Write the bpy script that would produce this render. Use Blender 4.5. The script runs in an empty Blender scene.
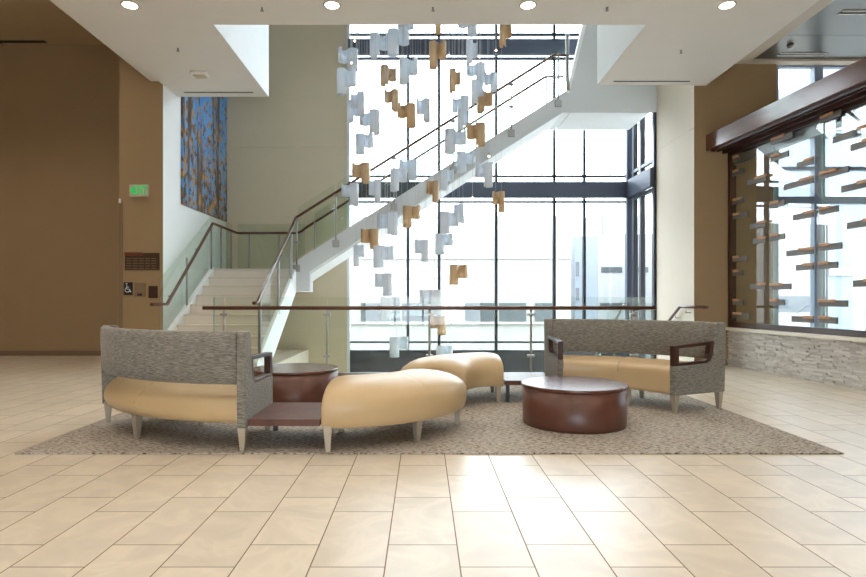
import bpy, bmesh, math, random
from mathutils import Vector, Matrix
random.seed(7)
PI = math.pi
sc = bpy.context.scene
COL = sc.collection
F, CX, CY, CH = 577.0, 423.0, 299.0, 1.1      # focal in px, vanishing point, eye height

def WX(px, Y): return (px - CX) * Y / F
def WZ(py, Y): return CH - (py - CY) * Y / F

# ------------------------------------------------------------------ materials
def new_mat(name):
    m = bpy.data.materials.new(name); m.use_nodes = True
    nt = m.node_tree; nt.nodes.clear()
    out = nt.nodes.new('ShaderNodeOutputMaterial')
    return m, nt, out

def N(nt, typ, **kw):
    n = nt.nodes.new(typ)
    for k, v in kw.items():
        if hasattr(n, k): setattr(n, k, v)
        else: n.inputs[k].default_value = v
    return n

def srgb(r, g, b):
    def f(c):
        c /= 255.0
        return c / 12.92 if c <= 0.04045 else ((c + 0.055) / 1.055) ** 2.4
    return (f(r), f(g), f(b), 1.0)

def bsdf(nt, out, color=None, rough=.6, metal=0., spec=.5):
    p = nt.nodes.new('ShaderNodeBsdfPrincipled')
    if color is not None: p.inputs['Base Color'].default_value = color
    p.inputs['Roughness'].default_value = rough
    p.inputs['Metallic'].default_value = metal
    p.inputs['Specular IOR Level'].default_value = spec
    nt.links.new(p.outputs[0], out.inputs[0])
    return p

def ramp(nt, fac, stops):
    r = nt.nodes.new('ShaderNodeValToRGB')
    el = r.color_ramp.elements
    while len(el) < len(stops): el.new(.5)
    for e, (pos, c) in zip(el, stops): e.position = pos; e.color = c
    nt.links.new(fac, r.inputs[0])
    return r.outputs[0]

def mul(c, k): return (c[0]*k, c[1]*k, c[2]*k, 1)

def plain(name, color, rough=.6, metal=0., spec=.5, var=.06, scale=3., stretch=(1, 1, 1), bump=0., bscale=60., coat=0.):
    m, nt, out = new_mat(name)
    p = bsdf(nt, out, color, rough, metal, spec)
    if coat: p.inputs['Coat Weight'].default_value = coat; p.inputs['Coat Roughness'].default_value = .12
    tc = N(nt, 'ShaderNodeTexCoord')
    mp = N(nt, 'ShaderNodeMapping'); mp.inputs['Scale'].default_value = stretch
    nt.links.new(tc.outputs['Object'], mp.inputs[0])
    if var:
        nz = N(nt, 'ShaderNodeTexNoise'); nz.inputs['Scale'].default_value = scale; nz.inputs['Detail'].default_value = 6
        nt.links.new(mp.outputs[0], nz.inputs['Vector'])
        c = ramp(nt, nz.outputs['Fac'], [(.3, mul(color, 1 - var)), (.7, mul(color, 1 + var))])
        nt.links.new(c, p.inputs['Base Color'])
    if bump:
        nb = N(nt, 'ShaderNodeTexNoise'); nb.inputs['Scale'].default_value = bscale; nb.inputs['Detail'].default_value = 3
        nt.links.new(mp.outputs[0], nb.inputs['Vector'])
        b = N(nt, 'ShaderNodeBump'); b.inputs['Strength'].default_value = bump; b.inputs['Distance'].default_value = .01
        nt.links.new(nb.outputs['Fac'], b.inputs['Height']); nt.links.new(b.outputs[0], p.inputs['Normal'])
    return m

def emit(name, color, s):
    m, nt, out = new_mat(name)
    e = N(nt, 'ShaderNodeEmission'); e.inputs[0].default_value = color; e.inputs[1].default_value = s
    nt.links.new(e.outputs[0], out.inputs[0])
    return m

def glass(name, tint, gloss=1.0, rough=.01):
    m, nt, out = new_mat(name)
    t = N(nt, 'ShaderNodeBsdfTransparent'); t.inputs[0].default_value = tint
    g = N(nt, 'ShaderNodeBsdfGlossy'); g.inputs['Roughness'].default_value = rough
    fr = N(nt, 'ShaderNodeFresnel'); fr.inputs[0].default_value = 1.5
    ge = N(nt, 'ShaderNodeNewGeometry')
    inv = N(nt, 'ShaderNodeMath', operation='SUBTRACT'); inv.inputs[0].default_value = 1
    nt.links.new(ge.outputs['Backfacing'], inv.inputs[1])
    mu = N(nt, 'ShaderNodeMath', operation='MULTIPLY')
    nt.links.new(fr.outputs[0], mu.inputs[0]); nt.links.new(inv.outputs[0], mu.inputs[1])
    mu2 = N(nt, 'ShaderNodeMath', operation='MULTIPLY'); mu2.inputs[1].default_value = gloss
    nt.links.new(mu.outputs[0], mu2.inputs[0])
    mx = N(nt, 'ShaderNodeMixShader')
    nt.links.new(mu2.outputs[0], mx.inputs[0]); nt.links.new(t.outputs[0], mx.inputs[1]); nt.links.new(g.outputs[0], mx.inputs[2])
    nt.links.new(mx.outputs[0], out.inputs[0])
    return m

def math_(nt, op, a, b=None):
    n = N(nt, 'ShaderNodeMath', operation=op)
    for i, v in enumerate((a, b)):
        if v is None: continue
        if isinstance(v, (int, float)): n.inputs[i].default_value = v
        else: nt.links.new(v, n.inputs[i])
    return n.outputs[0]

def tile_mat():
    m, nt, out = new_mat('stone_tile')
    p = bsdf(nt, out, rough=.3)
    tc = N(nt, 'ShaderNodeTexCoord'); sp = N(nt, 'ShaderNodeSeparateXYZ')
    nt.links.new(tc.outputs['Object'], sp.inputs[0])
    W, L = .308, .616
    u = math_(nt, 'DIVIDE', math_(nt, 'SUBTRACT', sp.outputs[0], .152), W)
    iu = math_(nt, 'FLOOR', u); fu = math_(nt, 'SUBTRACT', u, iu)
    par = math_(nt, 'FLOORED_MODULO', iu, 2.0)
    # odd columns meet their neighbours a third of a tile along
    off = math_(nt, 'ADD', math_(nt, 'MULTIPLY', par, -.402), .52)
    v = math_(nt, 'DIVIDE', math_(nt, 'SUBTRACT', sp.outputs[1], off), L)
    iv = math_(nt, 'FLOOR', v); fv = math_(nt, 'SUBTRACT', v, iv)
    g = .0028
    du = math_(nt, 'MULTIPLY', math_(nt, 'MINIMUM', fu, math_(nt, 'SUBTRACT', 1.0, fu)), W)
    dv = math_(nt, 'MULTIPLY', math_(nt, 'MINIMUM', fv, math_(nt, 'SUBTRACT', 1.0, fv)), L)
    d = math_(nt, 'MINIMUM', du, dv)
    grout = math_(nt, 'LESS_THAN', d, g)
    cb = N(nt, 'ShaderNodeCombineXYZ'); nt.links.new(iu, cb.inputs[0]); nt.links.new(iv, cb.inputs[1])
    wn = N(nt, 'ShaderNodeTexWhiteNoise'); nt.links.new(cb.outputs[0], wn.inputs['Vector'])
    # veins
    add = N(nt, 'ShaderNodeVectorMath', operation='MULTIPLY_ADD')
    nt.links.new(wn.outputs['Color'], add.inputs[0]); add.inputs[1].default_value = (7, 7, 7)
    nt.links.new(tc.outputs['Object'], add.inputs[2])
    nz = N(nt, 'ShaderNodeTexNoise'); nz.inputs['Scale'].default_value = 3.2; nz.inputs['Detail'].default_value = 9; nz.inputs['Distortion'].default_value = 1.3
    nt.links.new(add.outputs[0], nz.inputs['Vector'])
    base = TILE
    c1 = ramp(nt, nz.outputs['Fac'], [(.25, mul(base, .9)), (.5, base), (.58, mul(base, 1.08)), (.75, mul(base, .96))])
    var = math_(nt, 'ADD', math_(nt, 'MULTIPLY', wn.outputs['Value'], .1), .95)
    vm = N(nt, 'ShaderNodeVectorMath', operation='SCALE'); nt.links.new(c1, vm.inputs[0]); nt.links.new(var, vm.inputs['Scale'])
    mix = N(nt, 'ShaderNodeMix', data_type='RGBA'); nt.links.new(grout, mix.inputs[0])
    nt.links.new(vm.outputs[0], mix.inputs[6]); mix.inputs[7].default_value = srgb(112, 88, 64)
    nt.links.new(mix.outputs[2], p.inputs['Base Color'])
    rr = math_(nt, 'ADD', math_(nt, 'MULTIPLY', grout, .4), math_(nt, 'ADD', math_(nt, 'MULTIPLY', nz.outputs['Fac'], .08), .27))
    nt.links.new(rr, p.inputs['Roughness'])
    b = N(nt, 'ShaderNodeBump'); b.inputs['Strength'].default_value = .3; b.inputs['Distance'].default_value = .002
    nt.links.new(math_(nt, 'SUBTRACT', 1.0, grout), b.inputs['Height']); nt.links.new(b.outputs[0], p.inputs['Normal'])
    return m

def rug_mat():
    m, nt, out = new_mat('rug_weave')
    p = bsdf(nt, out, rough=.95, spec=.1)
    tc = N(nt, 'ShaderNodeTexCoord')
    mp = N(nt, 'ShaderNodeMapping'); mp.inputs['Scale'].default_value = (30, 84, 1); mp.inputs['Rotation'].default_value = (0, 0, .9)
    nt.links.new(tc.outputs['Object'], mp.inputs[0])
    n1 = N(nt, 'ShaderNodeTexNoise'); n1.inputs['Scale'].default_value = 1; n1.inputs['Detail'].default_value = 3; n1.inputs['Distortion'].default_value = .6
    nt.links.new(mp.outputs[0], n1.inputs['Vector'])
    n2 = N(nt, 'ShaderNodeTexNoise'); n2.inputs['Scale'].default_value = 1.6; n2.inputs['Detail'].default_value = 2
    nt.links.new(tc.outputs['Object'], n2.inputs['Vector'])
    f = math_(nt, 'ADD', n1.outputs['Fac'], math_(nt, 'MULTIPLY', math_(nt, 'SUBTRACT', n2.outputs['Fac'], .5), .12))
    c = ramp(nt, f, [(.35, srgb(86, 74, 64)), (.43, srgb(138, 127, 116)), (.5, srgb(166, 158, 147)), (.68, srgb(184, 176, 166))])
    nt.links.new(c, p.inputs['Base Color'])
    b = N(nt, 'ShaderNodeBump'); b.inputs['Strength'].default_value = .6; b.inputs['Distance'].default_value = .008
    nt.links.new(n1.outputs['Fac'], b.inputs['Height']); nt.links.new(b.outputs[0], p.inputs['Normal'])
    return m

def fabric_mat():
    m, nt, out = new_mat('grey_tweed')
    p = bsdf(nt, out, rough=.9, spec=.15)
    p.inputs['Sheen Weight'].default_value = .15
    tc = N(nt, 'ShaderNodeTexCoord')
    mp = N(nt, 'ShaderNodeMapping'); mp.inputs['Scale'].default_value = (24, 24, 210)
    nt.links.new(tc.outputs['Object'], mp.inputs[0])
    n1 = N(nt, 'ShaderNodeTexNoise'); n1.inputs['Scale'].default_value = 1; n1.inputs['Detail'].default_value = 3
    nt.links.new(mp.outputs[0], n1.inputs['Vector'])
    c = ramp(nt, n1.outputs['Fac'], [(.3, srgb(92, 89, 82)), (.5, srgb(127, 123, 114)), (.7, srgb(153, 149, 140))])
    nt.links.new(c, p.inputs['Base Color'])
    b = N(nt, 'ShaderNodeBump'); b.inputs['Strength'].default_value = .35; b.inputs['Distance'].default_value = .004
    nt.links.new(n1.outputs['Fac'], b.inputs['Height']); nt.links.new(b.outputs[0], p.inputs['Normal'])
    return m

def wood_mat(name, c, rough=.28, axis=(3, 3, 40), coat=.3):
    m, nt, out = new_mat(name)
    p = bsdf(nt, out, rough=rough); p.inputs['Coat Weight'].default_value = coat; p.inputs['Coat Roughness'].default_value = .2
    tc = N(nt, 'ShaderNodeTexCoord'); mp = N(nt, 'ShaderNodeMapping'); mp.inputs['Scale'].default_value = axis
    nt.links.new(tc.outputs['Object'], mp.inputs[0])
    n1 = N(nt, 'ShaderNodeTexNoise'); n1.inputs['Scale'].default_value = 1.2; n1.inputs['Detail'].default_value = 7; n1.inputs['Distortion'].default_value = .4
    nt.links.new(mp.outputs[0], n1.inputs['Vector'])
    nt.links.new(ramp(nt, n1.outputs['Fac'], [(.3, mul(c, .72)), (.55, c), (.75, mul(c, 1.25))]), p.inputs['Base Color'])
    return m

def stone_mat():
    m, nt, out = new_mat('ledger_stone')
    p = bsdf(nt, out, rough=.8, spec=.3)
    ge = N(nt, 'ShaderNodeNewGeometry')
    tc = N(nt, 'ShaderNodeTexCoord')
    nz = N(nt, 'ShaderNodeTexNoise'); nz.inputs['Scale'].default_value = 22; nz.inputs['Detail'].default_value = 5
    nt.links.new(tc.outputs['Object'], nz.inputs['Vector'])
    f = math_(nt, 'ADD', math_(nt, 'MULTIPLY', ge.outputs['Random Per Island'], .7), math_(nt, 'MULTIPLY', nz.outputs['Fac'], .3))
    nt.links.new(ramp(nt, f, [(.1, srgb(172, 164, 154)), (.4, srgb(190, 183, 174)), (.7, srgb(204, 197, 189)), (.95, srgb(218, 212, 205))]), p.inputs['Base Color'])
    b = N(nt, 'ShaderNodeBump'); b.inputs['Strength'].default_value = .5; b.inputs['Distance'].default_value = .01
    nt.links.new(nz.outputs['Fac'], b.inputs['Height']); nt.links.new(b.outputs[0], p.inputs['Normal'])
    return m

def art_mat():
    m, nt, out = new_mat('autumn_canvas')
    p = bsdf(nt, out, rough=.5)
    tc = N(nt, 'ShaderNodeTexCoord')
    def noise(scale, stretch, detail=4, dist=0.):
        mp = N(nt, 'ShaderNodeMapping'); mp.inputs['Scale'].default_value = stretch
        nt.links.new(tc.outputs['Object'], mp.inputs[0])
        n = N(nt, 'ShaderNodeTexNoise'); n.inputs['Scale'].default_value = scale; n.inputs['Detail'].default_value = detail; n.inputs['Distortion'].default_value = dist
        nt.links.new(mp.outputs[0], n.inputs['Vector'])
        return n.outputs['Fac']
    sky = ramp(nt, noise(1.2, (1, 1, .5)), [(.3, srgb(62, 128, 190)), (.7, srgb(112, 166, 212))])
    leaf = noise(9, (1, 1, .7), 8, .6)
    spz = N(nt, 'ShaderNodeSeparateXYZ'); nt.links.new(tc.outputs['Object'], spz.inputs[0])
    leaf = math_(nt, 'ADD', leaf, math_(nt, 'SUBTRACT', .05, math_(nt, 'MULTIPLY', spz.outputs[2], .045)))
    lcol = ramp(nt, noise(5, (1, 1, 1), 5), [(.35, srgb(52, 44, 40)), (.48, srgb(110, 84, 52)), (.6, srgb(190, 140, 74)), (.75, srgb(96, 100, 62))])
    m1 = N(nt, 'ShaderNodeMix', data_type='RGBA')
    nt.links.new(ramp(nt, leaf, [(.47, (0, 0, 0, 1)), (.53, (1, 1, 1, 1))]), m1.inputs[0])
    nt.links.new(sky, m1.inputs[6]); nt.links.new(lcol, m1.inputs[7])
    trunk = noise(2.2, (1, 1, .07), 3, .35)
    tcol = ramp(nt, noise(9, (1, 1, .3), 4), [(.35, srgb(48, 42, 44)), (.55, srgb(90, 75, 62)), (.7, srgb(196, 140, 78))])
    m2 = N(nt, 'ShaderNodeMix', data_type='RGBA')
    nt.links.new(ramp(nt, trunk, [(.555, (0, 0, 0, 1)), (.575, (1, 1, 1, 1))]), m2.inputs[0])
    nt.links.new(m1.outputs[2], m2.inputs[6]); nt.links.new(tcol, m2.inputs[7])
    nt.links.new(m2.outputs[2], p.inputs['Base Color'])
    return m

def facade_mat(name, c, h):
    m, nt, out = new_mat(name)
    p = bsdf(nt, out, c, .85)
    tc = N(nt, 'ShaderNodeTexCoord'); sp = N(nt, 'ShaderNodeSeparateXYZ'); nt.links.new(tc.outputs['Object'], sp.inputs[0])
    cb = N(nt, 'ShaderNodeCombineXYZ'); nt.links.new(sp.outputs[0], cb.inputs[0]); nt.links.new(sp.outputs[2], cb.inputs[1])
    br = N(nt, 'ShaderNodeTexBrick'); br.inputs['Scale'].default_value = 1; br.inputs['Brick Width'].default_value = 2.4; br.inputs['Row Height'].default_value = h
    br.inputs['Mortar Size'].default_value = .012; br.offset = 0
    br.inputs['Color1'].default_value = c; br.inputs['Color2'].default_value = mul(c, .97); br.inputs['Mortar'].default_value = mul(c, .85)
    nt.links.new(cb.outputs[0], br.inputs['Vector']); nt.links.new(br.outputs['Color'], p.inputs['Base Color'])
    return m

TILE = srgb(206, 194, 175)
M = {}
M['tile'] = tile_mat(); M['rug'] = rug_mat(); M['fabric'] = fabric_mat(); M['stone'] = stone_mat(); M['art'] = art_mat()
M['ceiling'] = plain('ceiling_paint', srgb(222, 216, 208), .9, var=.01)
M['tanceil'] = plain('tan_ceiling_paint', srgb(176, 154, 122), .9, var=.02)
M['stringer'] = plain('shaded_white_stringer_paint', srgb(206, 209, 210), .6, var=.01)  # white paint greyed: shade on the upper flight front put into the colour
M['shade'] = plain('shaded_white_paint', srgb(196, 194, 188), .85, var=.01)  # shade on the right upstand face, put into its paint colour
M['white'] = plain('white_paint', srgb(238, 240, 238), .7, var=.01)
M['brown'] = plain('brown_wall_paint', srgb(154, 128, 94), .85, var=.02)
M['cream'] = plain('cream_wall_panel', srgb(206, 195, 176), .75, var=.01)
M['beige'] = plain('beige_wall_panel', srgb(196, 184, 158), .8, var=.015)
M['base'] = plain('baseboard_vinyl', srgb(122, 100, 78), .6)
M['steelpaint'] = plain('grey_painted_steel', srgb(70, 78, 94), .5, var=.03)
M['palesteel'] = plain('reflection_paled_window_frame', srgb(140, 156, 176), .4, var=.02)  # bluish frame colour lightened to carry the display glass reflections
M['mullion'] = plain('dark_window_frame', srgb(58, 62, 70), .4, metal=.4, var=.02)
M['lightmull'] = plain('pale_window_frame', srgb(210, 214, 216), .4, metal=.2, var=.01)
M['spandrel'] = plain('spandrel_panel', srgb(72, 74, 82), .35, var=.08, scale=1.5)
M['pane'] = glass('clear_window_pane', (.985, .992, .99, 1))
M['guard'] = glass('greenish_guard_glass', (.93, .96, .935, 1))
M['guardedge'] = plain('polished_glass_edge', srgb(150, 185, 175), .15, var=.02)
M['display'] = glass('display_glass', (.93, .96, .97, 1), 2.4)
M['metal'] = plain('brushed_stainless', srgb(160, 158, 154), .35, metal=.85, var=.04, scale=20)
M['legmetal'] = plain('pale_tapered_leg', srgb(176, 166, 150), .4, metal=.35, var=.03)
M['railwood'] = wood_mat('handrail_wood', srgb(92, 52, 32), .3, (8, 8, 8))
M['mahogany'] = wood_mat('mahogany_veneer', srgb(92, 54, 40), .42, (5, 5, 1.2), .12)
M['mahoganytop'] = wood_mat('polished_mahogany_veneer', srgb(92, 54, 40), .25, (5, 1.5, 5), .4)
M['darkwood'] = wood_mat('dark_stained_wood', srgb(60, 31, 22), .35, (6, 6, 6), .2)
M['header'] = wood_mat('header_wood', srgb(96, 60, 44), .2, (6, 1, 6), .5)
M['leather'] = plain('cream_leather', srgb(194, 167, 126), .36, var=.03, scale=5, bump=.1, bscale=160)
M['leathertop'] = M['leather']
M['black'] = plain('black_slot', srgb(30, 29, 28), .6, var=0)
M['tray'] = plain('satin_metal_ceiling', srgb(112, 108, 100), .32, metal=.75, var=.03, scale=.7)
M['traytrim'] = plain('ceiling_trim_paint', srgb(196, 186, 170), .7, var=.01)
M['sheetw'] = plain('frosted_white_sheet', srgb(240, 245, 250), .35, var=.02, scale=8)
_nt = M['sheetw'].node_tree; _tl = _nt.nodes.new('ShaderNodeBsdfTranslucent'); _tl.inputs[0].default_value = srgb(222, 231, 242)
_ms = _nt.nodes.new('ShaderNodeMixShader'); _ms.inputs[0].default_value = .3
_o = [n for n in _nt.nodes if n.type == 'OUTPUT_MATERIAL'][0]; _p = [n for n in _nt.nodes if n.type == 'BSDF_PRINCIPLED'][0]
_nt.links.new(_p.outputs[0], _ms.inputs[1]); _nt.links.new(_tl.outputs[0], _ms.inputs[2]); _nt.links.new(_ms.outputs[0], _o.inputs[0])
M['sheetg'] = plain('brushed_gold_sheet', srgb(206, 172, 130), .35, metal=.3, var=.08, scale=3, stretch=(30, 30, 1))
M['wire'] = plain('thin_steel_wire', srgb(190, 195, 200), .4, metal=.6, var=0)
M['bulb'] = emit('glowing_bulb', (1, .82, .5, 1), 6)
M['lamp'] = emit('lit_downlight_lens', (1, .9, .74, 1), 9)
M['housing'] = plain('white_plastic', srgb(226, 222, 214), .5, var=.01)
M['ring'] = plain('downlight_trim_ring', srgb(160, 140, 110), .35, metal=.5, var=0)
M['green'] = emit('lit_green_letters', srgb(48, 170, 84), .8)
M['signface'] = plain('pale_sign_face', srgb(196, 182, 162), .5, var=.01)
M['plaque'] = plain('bronze_plaque', srgb(76, 58, 42), .4, metal=.3, var=.25, scale=90)
M['plaquered'] = plain('copper_plaque_tab', srgb(112, 62, 40), .4, metal=.3, var=.1)
M['navy'] = plain('navy_sign_plate', srgb(28, 30, 42), .4, var=.02)
M['signtan'] = plain('tan_sign_plate', srgb(128, 104, 78), .5, var=.02)
M['signwhite'] = plain('white_sign_print', srgb(225, 225, 222), .5, var=0)
M['step'] = plain('cream_step', srgb(226, 217, 205), .6, var=.02)
M['sill'] = plain('pale_stone_sill', srgb(216, 206, 190), .45, var=.03)
M['bar'] = plain('grey_name_bar', srgb(98, 92, 84), .45, metal=.2, var=.05, scale=12)
M['block'] = wood_mat('tan_wood_block', srgb(186, 138, 98), .55, (3, 30, 10), 0)
M['facade'] = facade_mat('cream_facade', (.262, .25, .228, 1), 1.9)
M['tower'] = facade_mat('grey_blue_facade', (.17, .19, .215, 1), 1.5)
M['whitebld'] = facade_mat('white_facade', (.28, .28, .28, 1), 2.2)
M['extglass'] = plain('grey_facade_window', srgb(62, 66, 68), .3, var=.15, scale=.8)
M['ground'] = plain('pale_pavement', srgb(130, 130, 128), .9, var=.04, scale=.5)
M['extframe'] = plain('facade_window_frame', (.27, .26, .24, 1), .6, var=0)

# ------------------------------------------------------------------ geometry helpers
def box(bm, x0, x1, y0, y1, z0, z1, mi=0):
    vs = [bm.verts.new((x, y, z)) for z in (z0, z1) for y in (y0, y1) for x in (x0, x1)]
    for f in ((0, 2, 3, 1), (4, 5, 7, 6), (0, 1, 5, 4), (2, 6, 7, 3), (0, 4, 6, 2), (1, 3, 7, 5)):
        bm.faces.new([vs[i] for i in f]).material_index = mi
    return vs

def prism(bm, poly, a0, a1, axis='x', mi=0):
    """poly of 2D points extruded along an axis: x -> (y,z) points, y -> (x,z), z -> (x,y)."""
    def P(u, v, a):
        return {'x': (a, u, v), 'y': (u, a, v), 'z': (u, v, a)}[axis]
    A = [bm.verts.new(P(u, v, a0)) for u, v in poly]; B = [bm.verts.new(P(u, v, a1)) for u, v in poly]
    n = len(poly)
    bm.faces.new(A).material_index = mi; bm.faces.new(B[::-1]).material_index = mi
    for i in range(n):
        j = (i + 1) % n
        bm.faces.new((A[i], B[i], B[j], A[j])).material_index = mi

def tube(bm, pts, r, seg=10, caps=True, r2=None, square=False):
    pts = [Vector(p) for p in pts]
    rings = []
    n = len(pts)
    for i, p in enumerate(pts):
        d = (pts[min(i+1, n-1)] - pts[max(i-1, 0)]).normalized()
        up = Vector((0, 0, 1)) if abs(d.z) < .95 else Vector((0, 1, 0))
        a = d.cross(up).normalized(); b = a.cross(d).normalized()
        rr = r if r2 is None else r + (r2 - r) * i / (n - 1)
        ring = []
        for k in range(seg):
            t = 2*PI*(k + (.5 if square else 0))/seg
            ring.append(bm.verts.new(p + a*rr*math.cos(t) + b*rr*math.sin(t)))
        rings.append(ring)
    for i in range(n-1):
        for k in range(seg):
            l = (k+1) % seg
            f = bm.faces.new((rings[i][k], rings[i][l], rings[i+1][l], rings[i+1][k]))
            f.smooth = not square
    if caps:
        bm.faces.new(rings[0][::-1]); bm.faces.new(rings[-1])

def lathe(bm, prof, seg=48, c=(0, 0), smooth=True):
    rings = []
    for r, z in prof:
        rings.append([bm.verts.new((c[0]+r*math.cos(2*PI*k/seg), c[1]+r*math.sin(2*PI*k/seg), z)) for k in range(seg)])
    for i in range(len(rings)-1):
        for k in range(seg):
            l = (k+1) % seg
            f = bm.faces.new((rings[i][k], rings[i][l], rings[i+1][l], rings[i+1][k])); f.smooth = smooth
    bm.faces.new(rings[0][::-1]); bm.faces.new(rings[-1])

def tag(o, label=None, cat=None, group=None, kind=None):
    if label: o['label'] = label
    if cat: o['category'] = cat
    if group: o['group'] = group
    if kind: o['kind'] = kind
    return o

def obj(name, bm, mat, parent=None, world=False, bevel=0., smooth=False, label=None, bseg=2):
    if world and parent is not None:
        mw = Matrix.Translation(-Vector(parent.location))
        bmesh.ops.transform(bm, matrix=mw, verts=bm.verts)
    bmesh.ops.recalc_face_normals(bm, faces=bm.faces)
    me = bpy.data.meshes.new(name); bm.to_mesh(me); bm.free()
    for mm in (mat if isinstance(mat, (list, tuple)) else [mat]): me.materials.append(mm)
    if smooth:
        for p in me.polygons: p.use_smooth = True
    o = bpy.data.objects.new(name, me); COL.objects.link(o)
    if parent is not None: o.parent = parent
    if bevel:
        b = o.modifiers.new('bevel', 'BEVEL'); b.width = bevel; b.segments = bseg; b.limit_method = 'ANGLE'; b.angle_limit = .7
    if label: o['label'] = label
    return o

def thing(name, label, cat, loc=(0, 0, 0), rotz=0., group=None):
    o = bpy.data.objects.new(name, None); COL.objects.link(o)
    o.location = loc; o.rotation_euler = (0, 0, rotz); o.empty_display_size = .1
    return tag(o, label, cat, group)

def boxes(name, mat, lst, parent=None, world=False, bevel=0., kind=None, label=None):
    bm = bmesh.new()
    for b in lst: box(bm, *b)
    o = obj(name, bm, mat, parent, world, bevel, label=label)
    if kind: o['kind'] = kind
    return o

def struct(name, mat, lst, label=None, **kw):
    return boxes(name, mat, lst, kind='structure', label=label, **kw)

# ------------------------------------------------------------------ room shell
XL, XR = -4.3, 4.5            # side walls of the stair hall
YG = 8.2                      # glass guard
YW = 12.7                     # window wall
ZS = 4.64                     # low ceiling
ZR = 8.4                      # atrium roof
LOW = -3.6

struct('floor', M['tile'], [(-12, -2.5, -6, 8.28, -.3, 0), (-12, -2.5, 8.28, 12.7, -.3, 0), (-2.5, 3.35, -6, 8.28, -.3, 0),
                            (3.35, 12, -6, 9.6, -.3, 0)], label='beige stone tile floor laid in offset rows')
struct('floor_lower', M['ground'], [(-5, 5, 8, 12.9, LOW-.2, LOW)], label='floor of the level below the glass guard')
# left hall
struct('wall_left', M['brown'], [(-12, -5.0, 11.2, 11.4, 0, 6.3)], label='tall brown painted wall at far left')
struct('wall_left_end', M['brown'], [(-12.2, -12, -6, 11.4, 0, 6.3)])
struct('baseboard_left', M['base'], [(-12, -5.02, 11.185, 11.2, 0, .1)], label='brown rubber baseboard along the far left wall')
struct('wall_pier', M['brown'], [(-5.02, XL-.001, 9.54, 11.4, 0, 6.3)], label='brown painted wall pier carrying the exit sign')
struct('wall_stair', M['white'], [(XL-.2, XL, 9.545, YW, 0, ZR)], label='white side wall of the staircase behind the picture')
# the side wall's own thickness shows brown only on its front
struct('wall_stair_lower', M['beige'], [(XL-.2, XL, 8.28, YW, LOW, -.3), (-2.6, -2.5, 8.28, 12.6, LOW, -.3), (-2.5, 4.6, 8.18, 8.28, LOW, -.3),
                                        (XR, XR+.2, 9.6, 11.1, LOW, -.3)])
bm = bmesh.new()
zj = 4.4
for a, b in ((LOW, 0), (0, 2.2), (2.206, zj), (zj+.012, ZR)):
    box(bm, XL, -1.66, 12.6, 12.85, a, b)
box(bm, XL, -1.66, 12.62, 12.84, -.3, ZR-.05)
obj('wall_back', bm, M['beige'])['kind'] = 'structure'
# right side
bm = bmesh.new()
box(bm, XR, XR+.2, 9.581, 11.14, -.3, 3.94); box(bm, XR, XR+.2, 9.581, 11.14, 3.952, 6.3); box(bm, XR+.006, XR+.19, 9.6, 11.1, 3, 5)
obj('wall_right_stair', bm, M['cream'])['kind'] = 'structure'
struct('wall_right', M['brown'], [(XR+.004, 5.87, 9.58, 9.75, 0, 6.3)], label='brown wall between the cream return and the glass display')
struct('baseboard_right', M['base'], [(XR, 5.05, 9.568, 9.58, 0, .1)])
struct('wall_far_right', M['brown'], [(12, 12.2, -6, 9.8, 0, 6.3)])
# rear wall, unseen; its glazed opening is added and sized for fill light
struct('wall_rear', M['beige'], [(-12, -2.33, -6.2, -6, 0, 6.3), (2.33, 12, -6.2, -6, 0, 6.3), (-2.33, 2.33, -6.2, -6, 2.9, 6.3)])
bm = bmesh.new()
for x in (-2.29, -1.1, 0, 1.1, 2.29): box(bm, x-.04, x+.04, -6.15, -6.05, 0, 2.9)
for z in (.05, 2.2, 2.85): box(bm, -2.33, 2.33, -6.14, -6.06, z-.05, z+.05)
obj('window_rear_fill', bm, M['mullion'])['kind'] = 'structure'
# ceilings
struct('ceiling', M['ceiling'], [(XL, XR, -6, 7.45, ZS, 5.04), (XL, -2.705, 7.45, 10.1, ZS, 5.04), (2.885, XR, 7.45, 9.54, ZS, 5.04)],
       label='white lowered ceiling with a square opening over the stairs')
struct('ceiling_left', M['tanceil'], [(-12, XL, -6, 11.4, 6.03, 6.2)], label='raised tan ceiling over the left hall')
struct('wall_soffit', M['white'], [(-2.8, -2.7, 7.45, 10.1, ZS+.002, 6.4), (XL, -2.8, 10.0, 10.1, 5.04, 6.4), 
                                   (2.98, XR, 9.44, 9.54, 5.04, 6.4), (-2.7, 2.88, 7.35, 7.45, 5.04, 6.4)], label='white upstand around the ceiling opening')
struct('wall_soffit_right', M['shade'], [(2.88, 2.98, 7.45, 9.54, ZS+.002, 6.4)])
struct('ceiling_atrium', M['ceiling'], [(-12.2, 12.2, -6.2, 12.9, ZR, ZR+.2)])
struct('wall_upper', M['ceiling'], [(XL-.2, XL, -6, 9.54, 4.7, ZR), (XR, XR+.2, -6, 11.14, 6.3, ZR), (XR, XR+.2, -6, 9.58, ZS, 6.3), (-12, 12, -6.2, -6, 6.3, ZR)])
# joints and slot of the left ceiling
struct('trim_1', M['black'], [(-12, -4.6, 8.95, 8.965, 6.026, 6.032), (-8.15, -8.135, 8.965, 11.19, 6.026, 6.032)])
# right ceiling: pale border, satin metal tray
struct('ceiling_right', M['traytrim'], [(XR+.2, 5.38, -6, 9.58, 5.0, 5.18), (5.38, 12, 9.46, 9.8, 5.0, 5.18)], label='pale border of the metal ceiling at right')
struct('ceiling_tray', M['tray'], [(5.38, 12, -6, 8.61, 5.04, 5.2), (5.38, 12, 8.62, 9.46, 5.04, 5.2)], label='satin grey metal ceiling panels at right')

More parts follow.
